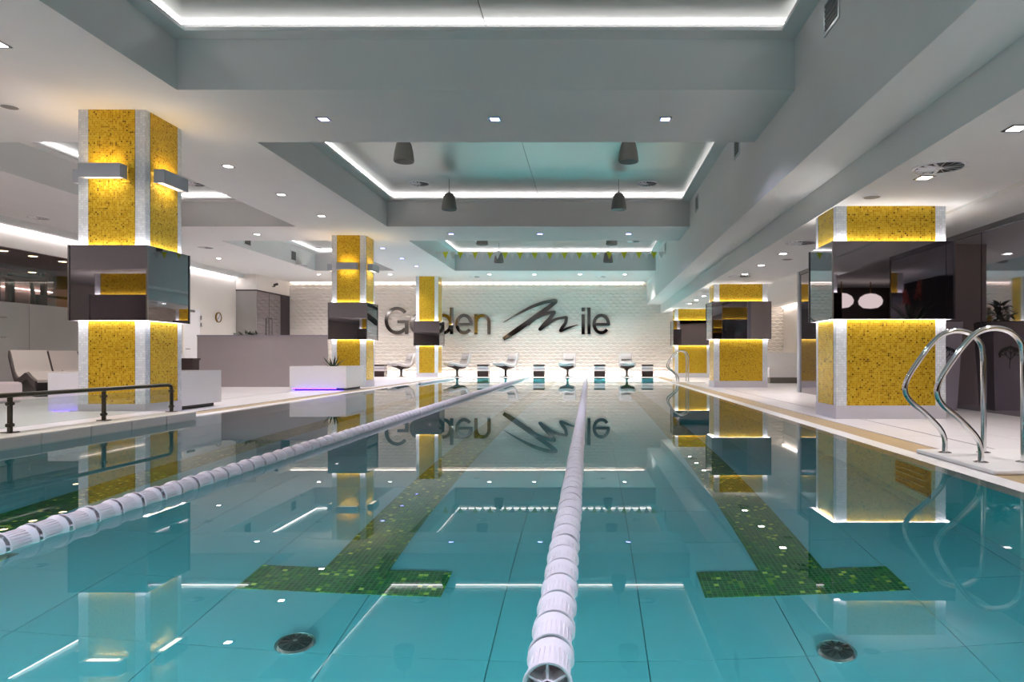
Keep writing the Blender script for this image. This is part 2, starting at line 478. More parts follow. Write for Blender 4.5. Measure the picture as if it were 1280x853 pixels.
# ------------------------------------------------------------------ floor and decks
mb = MB()
mb.box(GR1, 12.0, YN, YF, -.25, 0); mb.box(XL-6, GL0, YN, YF, -.25, 0)
mb.box(GL0, GR1, YN, PY0-.25, -.25, 0); mb.box(GL0, GR1, PY1+.3, YF, -.25, 0)
floor = struct('floor', mb, M['grout'], 'white tiled pool deck')
def tiles(xs, y0, y1, step, gap=.005):
    for a, b in xs:
        me = MB().box(0, b-a-gap, 0, step-gap, 0, DECK).mesh('tile')
        y = y0
        while y < y1-.01:
            obj('tile', me, M['deck'], floor, (a, y, 0)); y += step
tiles([(3.0, 3.46), (3.48, 4.08), (4.08, 4.68), (4.68, 5.28), (5.28, 5.70)], 2.0, 27.2, 1.2)
tiles([(5.70, 6.6), (6.6, 7.5), (7.5, 8.45)], 15.6, 28.2, 1.2)
tiles([(-6.88, -5.72), (-8.1, -6.92), (-9.3, -8.1), (-10.5, -9.3), (-11.7, -10.5), (-12.9, -11.7), (-13.8, -12.9)], 9.2, 27.2, 1.2)
mb = MB(); mb.box(XL, 8.45, 27.705, YF, 0, DECK); mb.box(XL, 12, YN, .15, 0, DECK); mb.box(GR1, 5.7, .155, 1.995, 0, DECK); mb.box(5.705, 12, .155, 4.3, 0, DECK); mb.box(XL, GL0, .155, 9.195, 0, DECK)
mb.box(XL, GL0, 27.205, 27.7, 0, DECK); mb.box(GR1, 8.45, 27.205, 27.7, 0, DECK)
mb.build('deck_slab', M['deck'], floor)
MB().box(3.458, 3.482, 2.0, 27.2, .002, .012).build('slot_drain', M['dark'], floor)
MB().box(-6.922, -6.878, 9.2, 27.2, .002, .012).build('slot_drain', M['dark'], floor)
# overflow gutter, lip
mb = MB()
mb.box(GR0, GR1, PY0-.25, PY1+.3, -.06, .012); mb.box(GL0, GL1, PY0-.25, PY1+.3, -.06, .012)
mb.box(GL1, GR0, PY0-.25, PY0, -.06, .012)
mb.build('overflow_grate', M['grate'], floor)
mb = MB()
def lip(x0, x1, z0, z1):     # sloping shelf between gutter and deep water
    mb.quad((x0, PY0, z0), (x1, PY0, z1), (x1, PY1, z1), (x0, PY1, z0))
lip(POOL_X1, GR0, -.012, .013); lip(GL1, POOL_X0, .013, -.012)
mb.quad((GL1, PY1, -.05), (GR0, PY1, -.05), (GR0, PY1+.3, .012), (GL1, PY1+.3, .012))
mb.build('overflow_lip', M['lip'], floor)
# basin
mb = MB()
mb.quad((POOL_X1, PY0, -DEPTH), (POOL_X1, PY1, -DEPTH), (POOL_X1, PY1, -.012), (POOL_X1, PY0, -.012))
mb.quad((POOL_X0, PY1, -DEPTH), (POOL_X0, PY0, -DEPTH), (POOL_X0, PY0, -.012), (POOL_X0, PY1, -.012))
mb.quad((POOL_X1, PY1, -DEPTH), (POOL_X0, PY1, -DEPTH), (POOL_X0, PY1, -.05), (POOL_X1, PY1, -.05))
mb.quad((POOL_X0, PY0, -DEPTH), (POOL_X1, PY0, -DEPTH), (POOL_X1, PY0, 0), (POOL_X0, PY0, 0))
basin = struct('wall_basin', mb, M['aqua_wall_shade'], 'turquoise tiled side walls of the swimming pool')
mb = MB(); mb.box(POOL_X0-.2, POOL_X1+.2, PY0-.2, PY1+.2, -DEPTH-.2, -DEPTH-.02)
fb = struct('floor_basin', mb, M['aqua_grout'], 'turquoise tiled floor of the swimming pool')
xj = [POOL_X0] + [.26+.7*k for k in range(-7, 4)] + [POOL_X1]
cnt = 0; rest = MB()
yj = PY0
while yj < PY1-.01:
    y2 = min(yj+.64, PY1)
    for a, b in zip(xj[:-1], xj[1:]):
        if cnt < 299:
            MB().box(a+.0022, b-.0022, yj+.002, y2-.002, -DEPTH-.02, -DEPTH).build('floor_tile', M['aqua'], fb); cnt += 1
        else:
            rest.box(a+.0022, b-.0022, yj+.002, y2-.002, -DEPTH-.02, -DEPTH)
    yj = y2
tag(rest.build('floor_tiles', M['aqua'], fb), kind='stuff')
for cx in (1.14, -1.305, -3.75):
    z = -DEPTH
    MB().box(cx-.535, cx+.535, 3.55, 3.85, z, z+.006).box(cx-.18, cx+.18, 3.85, 25.6, z, z+.006).box(cx-.535, cx+.535, 25.6, 25.9, z, z+.006).build('lane_marking', M['green'], fb)
# water
water = MB().quad((GL1, PY0, 0), (GR0, PY0, 0), (GR0, PY1+.24, 0), (GL1, PY1+.24, 0)).build('water', M['water'])
tag(water, 'still clear pool water mirroring the hall', kind='structure')

# underwater lamps in the two end walls, one for each lane
def pool_lamp(x, y, face, watt, label):
    e = empty('underwater_lamp', (x, y, -.62)); tag(e, label, 'pool lamp', 'underwater lamps in the end walls')
    MB().lathe([(.15, 0), (.15, face*.02), (.125, face*.03), (.12, face*.015)], 28, axis='y', cap=False).build('ring', M['chrome'], e, True)
    MB().lathe([(.12, face*.012), (.10, face*.02)], 28, axis='y').build('lens', M['lens_water'], e)
    a = area('lamp_light', (0, face*.04, 0), .22, watt, (156, 242, 234), e, True, 170)
    a.rotation_euler = (R(90)*face, 0, 0)
LANE = ['beside the white planters', 'between the two ropes', 'beside the ladders']
for k, x in enumerate((-3.75, -1.30, 1.14)):
    pool_lamp(x, PY0, 1, 42, 'round underwater lamp in the near end wall, lane ' + LANE[k])
    pool_lamp(x, PY1, -1, 175, 'round underwater lamp in the far end wall, lane ' + LANE[k])

# drains in the pool floor
for cx, cy in ((-1.32, 3.07), (1.10, 3.03)):
    e = empty('floor_inlet', (cx, cy, -DEPTH)); tag(e, 'round dark metal inlet in the pool floor, lane ' + ('between the two ropes' if cx < 0 else 'beside the ladders'), 'pool inlet', 'inlets in the pool floor')
    MB().lathe([(.088, 0), (.086, .008), (.074, .014)], 32).build('rim', M['chrome'], e, True)
    MB().lathe([(.074, .012), (.06, .02), (.03, .026), (.012, .027)], 32).build('cover', M['drain'], e, True)
    m2 = MB()
    for k in range(12):
        a = k*math.pi/6; m2.obox((.045*math.cos(a), .045*math.sin(a), .0235), (math.cos(a), math.sin(a), -.1), (-math.sin(a), math.cos(a), 0), (0, 0, 1), .02, .004, .003)
    m2.build('slots', M['black'], e)
    MB().lathe([(.010, .026), (.010, .034), (.004, .036)], 12).build('screw', M['chrome'], e, True)

# ------------------------------------------------------------------ mosaic columns
MZ0, MZ1 = 1.29, 2.28
def column(x0, x1, y0, y1, top, label, scon=False):
    e = empty('mosaic_column', ((x0+x1)/2, (y0+y1)/2, DECK)); tag(e, label, 'column', 'gold mosaic columns')
    ox, oy = (x0+x1)/2, (y0+y1)/2
    a, b = (x1-x0)/2, (y1-y0)/2; H = top-DECK; s = .135
    MB().box(-a, a, -b, b, .17, H).build('white_mosaic_core', M['white_mosaic'], e)
    MB().box(-a-.004, a+.004, -b-.004, b+.004, 0, .17).build('plinth', M['plinth'], e)
    z0, z1 = MZ0-DECK, MZ1-DECK; g = .006
    for (p, q) in ((.17, z0-.0), (z1, H)):
        MB().box(-a+s, a-s, -b-g, -b, p, q).build('gold_mosaic_panel', M['gold'], e)
        MB().box(-a+s, a-s, b, b+g, p, q).build('gold_mosaic_panel', M['gold'], e)
        MB().box(-a-g, -a, -b+s*.75, b-s*.75, p, q).build('gold_mosaic_panel', M['gold'], e)
        MB().box(a, a+g, -b+s*.75, b-s*.75, p, q).build('gold_mosaic_panel', M['gold'], e)
    o = .07; t = .012
    for box in ((-a-o, a+o, -b-o, -b-o+t), (-a-o, a+o, b+o-t, b+o), (-a-o, -a-o+t, -b-o+t, b+o-t), (a+o-t, a+o, -b-o+t, b+o-t)):
        MB().box(*box, z0, z1).build('mirror_panel', M['mirror'], e)
    for sx in (-1, 1):
        for sy in (-1, 1):
            MB().obox((sx*(a+o+.001), sy*(b+o+.001), (z0+z1)/2), (1, 0, 0), (0, 1, 0), (0, 0, 1), .010, .010, (z1-z0)/2).build('corner_trim', M['steel_edge'], e)
    i = .01
    for z, q in ((z1-.030, z1-.018), (z0+.018, z0+.030)):
        r = MB(); j = a+o-t-.004; k = b+o-t-.004
        r.box(-j, j, -k, -b-i, z, q).box(-j, j, b+i, k, z, q).box(-j, -a-i, -b-i, b+i, z, q).box(a+i, j, -b-i, b+i, z, q)
        r.build('led_strip', M['led_col'], e)
    return e
# left row: x of the right face; mirror front
LC = [(-5.86, 9.02, 'tall gold mosaic column with mirror band beside the low glass railing'),
      (-5.99, 18.27, 'tall gold mosaic column with mirror band behind the white planter with an aloe'),
      (-6.08, 27.50, 'tall gold mosaic column with mirror band in front of the sign letters')]
for xr, y0, lab in LC:
    column(xr-.885, xr, y0, y0+.80, S, lab)
RC = [(3.16, 8.72, 'short wide gold mosaic column with mirror band beside the near pool ladder'),
      (3.30, 17.95, 'short wide gold mosaic column with mirror band by the white bench'),
      (3.42, 27.10, 'short wide gold mosaic column with mirror band behind the far pool ladder'),
      (4.25, 1.0, 'short wide gold mosaic column with mirror band beside the pendant lamps')]
for xl, y0, lab in RC:
    column(xl, xl+1.40, y0, y0+.77, 2.74, lab)

column(-11.6, -10.2, 1.1, 1.87, 2.78, 'short wide gold mosaic column with mirror band under the low left ceiling')

# sconces on the two nearer tall columns
def sconce(loc, rz, label):
    e = empty('wall_sconce', loc, rz); tag(e, label, 'wall lamp', 'box sconces on the tall columns')
    MB().box(-.27, .27, -.165, -.135, -.09, .09).box(-.27, -.255, -.135, -.02, -.09, .09).box(.255, .27, -.135, -.02, -.09, .09).build('housing', M['sconce'], e)
    MB().box(-.255, .255, -.135, -.02, -.075, -.07).build('lower_diffuser', M['sconce_glow'], e)
    MB().box(-.255, .255, -.135, -.02, .06, .065).build('upper_diffuser', M['sconce_glow'], e)
    MB().box(-.20, .20, -.02, .0, -.05, .05).build('back_plate', M['sconce'], e)
    area('up_light', (0, -.08, .085), .4, 1.1, (255, 218, 165), e, False, 150, .08)
    area('down_light', (0, -.08, -.085), .4, .9, (255, 240, 210), e, True, 150, .08)
sconce((-6.35, 9.012, 3.24), 0, 'grey box sconce on the pool-end face of the column by the railing')
sconce((-5.852, 9.42, 3.24), R(90), 'grey box sconce on the pool side of the column by the railing')
sconce((-6.43, 18.262, 3.24), 0, 'grey box sconce on the broad face of the column behind the aloe planter')
sconce((-5.982, 18.67, 3.24), R(90), 'grey box sconce on the pool side of the column behind the aloe planter')
sconce((-6.755, 9.42, 3.24), R(-90), 'grey box sconce on the deck side of the column by the railing')
sconce((-6.885, 18.67, 3.24), R(-90), 'grey box sconce on the deck side of the column behind the aloe planter')

# ------------------------------------------------------------------ recessed downlights
ds_frame = MB()
for q in ((-.085, .085, -.085, -.06), (-.085, .085, .06, .085), (-.085, -.06, -.06, .06), (.06, .085, -.06, .06)):
    ds_frame.box(*q, -.008, 0)
fr_mesh = ds_frame.mesh('frame'); lens_mesh = MB().box(-.06, .06, -.06, .06, -.004, 0).mesh('lens')
lens_blue = lens_mesh.copy()
def downlight(x, y, z, kind, label, group, watt=SPOT_W):
    e = empty('recessed_downlight', (x, y, z)); tag(e, label, 'downlight', group)
    obj('frame', fr_mesh, M['steel_edge'], e)
    obj('lens', lens_mesh if kind == 'w' else lens_blue, M['spot_white'] if kind == 'w' else M['spot_blue'], e)
    area('lamp_light', (0, 0, -.012), .11, watt, (255, 246, 240) if kind == 'w' else (226, 226, 255), e)
for y in (.69, 9.37, 18.05):
    for k, x in enumerate((-3.64, -1.29, 1.05)):
        downlight(x, y, S, 'b', 'blue square downlight, %s from the bulkhead in the %s cross beam over the pool' % (ORD[2-k], 'nearest' if y < 1 else 'middle' if y < 10 else 'far'), 'blue downlights in the cross beams', 24 if y < 1 else 16)
for k, y in enumerate((3.0, 5.05, 7.13, 11.68, 13.7, 15.76)):
    downlight(-6.17, y, S, 'w', ('white square downlight, %s past the column by the railing, towards the aloe planter' % ORD[k-3]) if k > 2 else ('white square downlight, %s before the column by the railing' % ORD[2-k]), 'white downlights in the left soffit')
for k, y in enumerate((20.4, 22.5, 24.4)):
    downlight(-6.16, y, S, 'b', 'blue square downlight, %s past the column behind the aloe planter' % ORD[k], 'blue downlights in the left soffit', 20)
for k, x in enumerate((-10.6, -7.8, -3.9, -2.14, -.35, 1.41)):
    downlight(x, 26.8, S, 'w', 'white square downlight in the soffit before the relief wall, %s from the bulkhead' % ORD[5-k], 'downlights before the relief wall', 34)
for x, y in ((-12.0, 13.7), (-8.8, 18.1), (-12.2, 22.5), (-6.2, -3.5), (-1.5, -3.5), (-11.6, 5)):
    downlight(x, y, S, 'w', 'white square downlight in the outer left soffit ' + ('over the loungers' if -13 < x < -11.8 and 9 < y < 15 else 'over the reception counter' if y > 17 and x > -9 else 'beside the clock wall' if y > 17 else 'near the dark back wall'), 'downlights in the outer soffit')
for k, y in enumerate((3.9, 5.76, 7.34, 12.7, 14.3, 15.8, 21.4, 22.9, 24.4)):
    downlight(3.61, y, 2.74, 'w', 'white square downlight in the low ceiling, %s %s wide column' % (ORD[k % 3], ('before the near', 'past the near', 'past the middle')[k//3]), 'downlights over the right deck', 10.5)
downlight(-9.4, .5, 2.78, 'w', 'white square downlight under the low ceiling near the short left column', 'downlights at the back', 10)
for y in (-3.0, -5.4):
    downlight(4.2, y, 2.74, 'w', 'square white downlight in the low ceiling behind the back columns', 'downlights at the back', 14)

# round swirl diffusers
def diffuser(x, y, z, r, label, group):
    e = empty('air_diffuser', (x, y, z)); tag(e, label, 'air vent', group)
    MB().lathe([(r, 0), (r, -.006), (r*.88, -.012), (r*.86, -.004), (r*.86, 0)], 32, cap=False).build('rim', M['white'], e, True)
    MB().lathe([(r*.86, -.001), (r*.86, -.003)], 32).build('throat', M['black'], e)
    m2 = MB(); nb = 14
    for k in range(nb):
        a = 2*math.pi*k/nb; c, s_ = math.cos(a), math.sin(a)
        m2.obox((c*r*.5, s_*r*.5, -.008), (c, s_, 0), (-s_*.8, c*.8, .6), (s_*.6, -c*.6, .8), r*.34, r*.055, .0012)
    m2.build('blades', M['white'], e)
    MB().lathe([(r*.18, -.004), (r*.16, -.012), (.005, -.014)], 20).build('hub', M['white'], e, True)
for k, y in enumerate((6.95, 11.5, 15.5, 20.1, 24.0)):
    diffuser(3.58 if y > 10 else 3.57, y + (.0 if y != 15.5 else .72), 2.74, .26, 'round white swirl air diffuser, %s along the low ceiling from the near ladder' % ORD[k], 'diffusers over the right deck')
for x in (-3.95, 1.35):
    diffuser(x, 15.9, TOP, .26, 'round swirl diffuser in the metal ceiling of the middle coffer, ' + ('bulkhead side' if x > 0 else 'column side'), 'diffusers in the coffers')
    diffuser(x+.2, 23.8, TOP, .26, 'round swirl diffuser in the metal ceiling of the far coffer, ' + ('bulkhead side' if x > 0 else 'column side'), 'diffusers in the coffers')
diffuser(-9.2, 15.95, TOP, .24, 'round swirl diffuser in the metal ceiling of the left coffer', 'diffusers in the coffers')
for x, y in ((-12.9, 16.0), (-11.4, 20.3), (-10.2, 24.2), (-4.6, 27.6), (.5, 27.6)):
    diffuser(x, y, S, .22, 'round swirl diffuser in the white soffit ' + {-12.9: 'over the loungers', -11.4: 'before the door', -10.2: 'towards the glass cabin', -4.6: 'above the letters', .5: 'above the script M'}[x], 'diffusers in the soffit')
def disc(x, y, z, r, label, group):
    e = empty('ceiling_speaker', (x, y, z)); tag(e, label, 'ceiling speaker', group)
    MB().lathe([(r, 0), (r, -.006), (r*.9, -.012)], 28).build('rim', M['white'], e, True)
    MB().lathe([(r*.86, -.011), (r*.84, -.014)], 28).build('grille', M['speaker'], e, True)
for x, y in ((-7.55, 8.9), (-12.5, 12.4), (-8.0, 20.2)):
    disc(x, y, S, .11, 'small round grey ceiling speaker ' + {-7.55: 'beside the column by the railing', -12.5: 'over the ottoman side', -8.0: 'beyond the reception counter'}[x], 'round ceiling speakers')
for y in (8.2, 13.4):
    disc(3.4 if y < 9 else 3.9, y, 2.74, .11, 'small round grey ceiling speaker in the low right ceiling, ' + ('before the near wide column' if y < 9 else 'past the near wide column'), 'round ceiling speakers on the right')

# wall grilles on the bulkhead and the left coffers
def grille(x, y, z, face, label, group, w_=.44, h_=.36):
    e = empty('air_grille', (x, y, z)); tag(e, label, 'air vent', group)
    s_ = -1 if face == 'left' else 1
    MB().box(min(0, s_*.004), max(0, s_*.004), -w_/2, w_/2, -h_/2, h_/2).build('backing', M['black'], e)
    m2 = MB(); a, b = sorted((s_*.004, s_*.014)); t = .03
    m2.box(a, b, -w_/2, w_/2, h_/2-t, h_/2).box(a, b, -w_/2, w_/2, -h_/2, -h_/2+t).box(a, b, -w_/2, -w_/2+t, -h_/2+t, h_/2-t).box(a, b, w_/2-t, w_/2, -h_/2+t, h_/2-t)
    m2.build('frame', M['white'], e)
    for k in range(6):
        z_ = -h_/2+t+.025+k*(h_-2*t-.05)/5
        MB().obox((s_*.009, 0, z_), (0, 1, 0), (s_*.7, 0, .7), (-.7*s_, 0, .7), w_/2-t, .008, .0015).build('slat', M['speaker'], e)
for y, n in ((7.07, 'first'), (11.6, 'second'), (15.9, 'third'), (22.4, 'fourth')):
    grille(2.52, y, 4.40, 'left', 'dark slatted air grille on the bulkhead, %s along the pool' % n, 'air grilles on the bulkhead')
for y, n in ((20.6, 'nearer'), (23.8, 'farther')):
    grille(-10.3, y, 4.36, 'right', 'dark slatted air grille in the left far coffer, %s the aloe planter' % ('nearest' if n == 'nearer' else 'farther from'), 'air grilles in the left coffer')

# ------------------------------------------------------------------ pendant speakers
def pendant(x, y, label):
    e = empty('pendant_speaker', (x, y, 4.16)); tag(e, label, 'speaker', 'pendant speakers in the coffers')
    MB().lathe([(.168, .0), (.175, .015), (.172, .05), (.155, .18), (.128, .30), (.105, .345), (.07, .375), (.02, .385)], 28).build('body', M['speaker'], e, True)
    MB().lathe([(.160, -.004), (.150, .002)], 28).build('grille', M['black'], e, True)
    MB().lathe([(.02, .385), (.014, .43)], 10).build('collar', M['speaker'], e, True)
    MB().tube([(0, 0, .43), (0, 0, TOP-4.16)], .004, 6).build('cable', M['black'], e)
for y, n in ((11.7, 'near end of the middle coffer'), (15.5, 'far end of the middle coffer'), (20.3, 'near end of the far coffer'), (24.06, 'far end of the far coffer')):
    pendant(-3.17, y, 'grey bell-shaped pendant speaker at the %s, away from the bulkhead' % n)
    pendant(.68, y, 'grey bell-shaped pendant speaker at the %s, nearer the bulkhead' % n)

# bunting
e = empty('flag_bunting', (0, 22.0, 4.19)); tag(e, 'line of yellow and white pennants strung across the pool', 'bunting')
MB().tube([(CX0, 0, .03), (-1.3, 0, -.0), (CX1, 0, .03)], .006, 6).build('cord', M['flagwhite'], e)
fy = MB().prism([(-.1, 0), (.1, 0), (0, -.225)], 'y', -.002, .002).mesh('flag'); fw = fy.copy()
n = 31
for k in range(n):
    x = CX0+.18+k*(CX1-CX0-.36)/(n-1); t = (x-CX0)/(CX1-CX0)
    o = obj('flag', fy if k % 2 else fw, M['yellow'] if k % 2 else M['flagwhite'], e, (x, 0, .03-.03*(1-abs(2*t-1))))
    o.rotation_euler = (R(random.uniform(-6, 6)), 0, R(random.uniform(-18, 18)))

# ------------------------------------------------------------------ lane ropes
def float_mesh(n, detail):
    m2 = MB()
    if detail:
        m2.lathe([(.016, .0), (.018, .055), (.046, .052), (.052, .006), (.058, .0), (.061, .0), (.062, .008), (.052, .018), (.050, .118), (.056, .128), (.062, .146), (.060, .150), (.034, .146), (.030, .166), (.018, .166)], n, axis='y', cap=False)
        for k in range(24):
            a = 2*math.pi*k/24
            m2.obox((.0515*math.cos(a), .068, .0515*math.sin(a)), (0, 1, 0), (-math.sin(a), 0, math.cos(a)), (math.cos(a), 0, math.sin(a)), .048, .0022, .0022)
        for k in range(6):
            a = 2*math.pi*k/6
            m2.obox((.034*math.cos(a), .028, .034*math.sin(a)), (math.cos(a), 0, math.sin(a)), (0, 1, 0), (-math.sin(a), 0, math.cos(a)), .019, .022, .003)
    else:
        m2.lathe([(.02, .002), (.060, .0), (.062, .008), (.051, .018), (.051, .120), (.062, .146), (.060, .150), (.03, .150), (.03, .17)], n, axis='y', cap=False)
    return m2.mesh('float', True)
fl_hi, fl_lo = float_mesh(28, True), float_mesh(14, False)
def rope(x, y0, y1, label, clamp=False):
    e = empty('lane_rope', (x, y0, .012)); tag(e, label, 'lane rope')
    k = 0; y = 0
    while y0+y < y1-.17:
        o = obj('float', fl_hi if y0+y < 6.5 else fl_lo, M['rope'], e, (random.uniform(-.003, .003), y, 0))
        o.rotation_euler = (R(random.uniform(-1, 1)), R(random.uniform(0, 360)), 0)
        y += .172; k += 1
    MB().tube([(0, -.16, -.004), (0, y1-y0, 0)], .008, 8).build('cable', M['black'], e, True)
    if clamp:
        MB().box(-.018, .018, -.09, -.02, -.02, .016).lathe([(.012, -.13), (.012, -.02)], 10, axis='y').build('clamp', M['black'], e)
    return e
rope(-.10, 1.63, PY1+.1, 'white float lane rope dividing the pool, ending in a black clamp', True)
rope(-2.45, 1.45, PY1+.1, 'white float lane rope on the side of the white planters')
rope(-5.12, 20.7, 25.7, 'short white float rope along the pool edge by the second column')

# ------------------------------------------------------------------ ladders
def smooth_path(p, per=8):
    pts = [Vector(q) for q in p]; out = []
    for i in range(len(pts)-1):
        a, b, c, d = pts[max(i-1, 0)], pts[i], pts[i+1], pts[min(i+2, len(pts)-1)]
        for k in range(per):
            t = k/per
            out.append(.5*((2*b)+(-a+c)*t+(2*a-5*b+4*c-d)*t*t+(-a+3*b-3*c+d)*t**3))
    out.append(pts[-1]); return out
def ladder(y0, y1, label, slab_label, sy0, sy1, zt=.045):
    sl = MB().box(GR0, 3.62, sy0, sy1, .0125, zt).build('stone_slab', M['lip']); bevel(sl, .012)
    tag(sl, slab_label, 'slab')
    e = empty('pool_ladder', (2.83, y0, zt)); tag(e, label, 'pool ladder')
    prof = [(0, 0), (0, .10), (-.035, .19), (-.15, .31), (-.27, .41), (-.315, .50), (-.29, .60), (-.20, .74), (-.10, .87), (-.01, .945), (.10, .97), (.21, .945), (.285, .87), (.305, .77), (.31, .6), (.31, 0)]
    for dy in (0, y1-y0):
        r = MB().tube(smooth_path([(x, dy, z) for x, z in prof], 6), .021, 14).build('hand_rail', M['chrome'], e, True)
        for fx in (0, .31):
            MB().lathe([(.052, 0), (.052, .004), (.03, .010), (.022, .011)], 24, (fx, dy, 0)).build('flange', M['chrome'], r, True)
    return e
ladder(4.93, 5.43, 'curved polished steel pool ladder beside the wide column and glass wall', 'white stone slab under the near pool ladder', 4.57, 5.66)
ladder(21.5, 22.0, 'curved polished steel pool ladder at the far end by the last column', 'white stone slab under the far pool ladder', 21.2, 22.3)
# recessed steps of the near ladder in the pool wall
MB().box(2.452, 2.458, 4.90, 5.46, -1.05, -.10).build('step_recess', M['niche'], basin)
for zz in (-.30, -.52, -.74, -.96):
    MB().box(2.42, 2.452, 4.93, 5.43, zz, zz+.025).build('step_tread', M['chrome'], basin)

# ------------------------------------------------------------------ raised platform with railing, left
mb = MB(); mb.box(-9.6, -5.45, .5, 8.95, -.06, .098)
plat = struct('floor_platform', mb, M['deck'], 'raised white platform beside the pool behind a low railing')
y = 8.91
while y > 1.0:
    o = MB().box(-5.46, -5.12, y-.63+.004, y, -.12, .10).build('coping_stone', M['coping'], plat); bevel(o, .012)
    y -= .63
e = empty('glass_railing', (-5.41, 8.85, .1)); tag(e, 'low dark metal railing with glass panes on the platform edge', 'railing')
for k in range(5):
    yy = -1.235*k
    p = MB().box(-.018, .018, yy-.012, yy+.012, 0, .33).build('post', M['rail'], e)
    MB().box(-.05, .05, yy-.05, yy+.05, 0, .008).build('foot_plate', M['rail'], p)
    for z in (.07, .27):
        MB().lathe([(.018, -.035), (.018, .035)], 12, (0, yy, z), 'y').build('clamp', M['rail'], p, True)
    if k < 4:
        MB().box(-.005, .005, yy-1.19, yy-.045, .045, .30).build('glass_pane', M['glass'], e)
hp = [(0, -6, .35), (0, -3, .35), (0, -.08, .35), (0, -.03, .342), (0, -.006, .315), (0, 0, .27), (0, 0, .0)]
MB().tube(hp, .023, 12).build('top_rail', M['rail'], e, True)

# ------------------------------------------------------------------ white planters with violet light
def planter(x0, x1, y0, y1, label, cols_gap=None):
    e = empty('white_planter', (x0, y0, DECK)); tag(e, label, 'planter', 'white planters at the columns')
    W, D = x1-x0, y1-y0
    o = MB()
    o.box(0, W, 0, .03, .06, .58).box(0, W, D-.03, D, .06, .58).box(0, .03, .03, D-.03, .06, .58).box(W-.03, W, .03, D-.03, .06, .58).box(.03, W-.03, .03, D-.03, .06, .09)
    o.build('body', M['white'], e)
    MB().box(.03, W-.03, .03, D-.03, .5, .53).build('soil', M['brown'], e)
    MB().box(.08, W-.08, .10, D-.08, 0, .06).build('base', M['black'], e)
    MB().box(.05, W-.25, .03, .055, .035, .058).build('led_strip', M['led_purple'], e)
    area('violet_light', (W/2, .02, .05), W*.8, 4, (90, 50, 255), e, True, 170, .03)
    return e
planter(-7.10, -5.76, 16.2, 17.5, 'low white planter box with an aloe before the second tall column')
pl = planter(-7.33, -6.83, 9.25, 11.2, 'low white planter box against the column by the railing')
planter(-6.82, -6.03, 9.91, 11.2, 'low white planter box behind the column by the railing')
def aloe(loc, n, L, label, flowers=0, seed=1, wd=.05):
    rnd = random.Random(seed)
    e = empty('aloe_plant', loc); tag(e, label, 'plant')
    for k in range(n):
        a = 2*math.pi*k/n+rnd.uniform(-.3, .3); tl = rnd.uniform(.35, 1.3)
        MB().blade((.03*math.cos(a), .03*math.sin(a), 0), (math.cos(a), math.sin(a), tl+.25), L*rnd.uniform(.7, 1.1), wd, rnd.uniform(-.2, .35)).build('leaf', M['leaf'], e, True)
    for k in range(flowers):
        a = 1.0+2.4*k; dx, dy = .12*math.cos(a), .12*math.sin(a); h = L*(1.35-.25*k)
        st = MB().tube([(0, 0, 0), (dx*.6, dy*.6, h*.5), (dx, dy, h)], .009, 8).build('flower_stem', M['leaf'], e, True)
        m2 = MB()
        for j in range(40):
            t = j/40; aa = j*2.4; rr = .035*(1-t*.8)+.008
            b = Vector((dx*(.7+.3*t)+rr*math.cos(aa), dy*(.7+.3*t)+rr*math.sin(aa), h*(.55+.45*t)))
            m2.obox(b, (math.cos(aa), math.sin(aa), -.6), (-math.sin(aa), math.cos(aa), 0), (0, 0, 1), .022, .006, .006)
        m2.build('flower_spike', M['flower'], st)
    return e
aloe((-6.28, 16.75, DECK+.53), 16, .38, 'spiky green aloe growing in the low white planter', 0, 3, .06)

# tall pots with plants by the glass wall
def pot(x, y, label):
    e = empty('tall_planter', (x, y, DECK)); tag(e, label, 'planter', 'tall lilac planters')
    o = MB(); a, b = .20, .26
    i = len(o.v)
    o.v += [(-a, -a, 0), (a, -a, 0), (a, a, 0), (-a, a, 0), (-b, -b, 1.31), (b, -b, 1.31), (b, b, 1.31), (-b, b, 1.31)]
    o.f += [(0, 1, 5, 4), (1, 2, 6, 5), (2, 3, 7, 6), (3, 0, 4, 7), (3, 2, 1, 0), (4, 5, 6, 7)]
    o.build('body', M['pot'], e)
    MB().box(-.235, .235, -.235, .235, 1.3105, 1.322).build('soil', M['brown'], e)
    # branching ornament on two faces
    rnd = random.Random(4)
    for face in (0, 1):
        m2 = MB()
        def P(u, z):
            off = a+(b-a)*z/1.31+.003
            return (u, -off, z) if face == 0 else (-off, -u, z)
        def br(u, z, ang, L, d):
            u2, z2 = u+L*math.sin(ang), z+L*math.cos(ang)
            m2.tube([P(u, z), P((u+u2)/2+.012*math.sin(d*3), (z+z2)/2), P(u2, z2)], .0045, 5)
            if d:
                for da in (-.65, .05, .7): br(u2, z2, ang+da+rnd.uniform(-.15, .15), L*.68, d-1)
            else:
                p = Vector(P(u2, z2)); m2.obox(p, (1, 0, 0) if face == 0 else (0, 1, 0), (0, 0, 1), (0, 1, 0) if face == 0 else (1, 0, 0), .012, .018, .003)
        br(0, .62, 0, .13, 3)
        m2.build('branch_ornament', M['black'], e)
    return e
pot(5.22, 10.25, 'tall lilac grey planter with a branch ornament before the glass wall')
pot(5.12, 6.5, 'tall lilac grey planter holding the flowering aloe')
aloe((5.12, 6.5, DECK+1.322), 15, .50, 'dark aloe with red flower spikes in the tall planter', 2, 5, .06)
e = empty('leafy_plant', (5.22, 10.25, DECK+1.322)); tag(e, 'broad leaved dark plant in the tall lilac planter by the glass', 'plant')
rnd = random.Random(11)
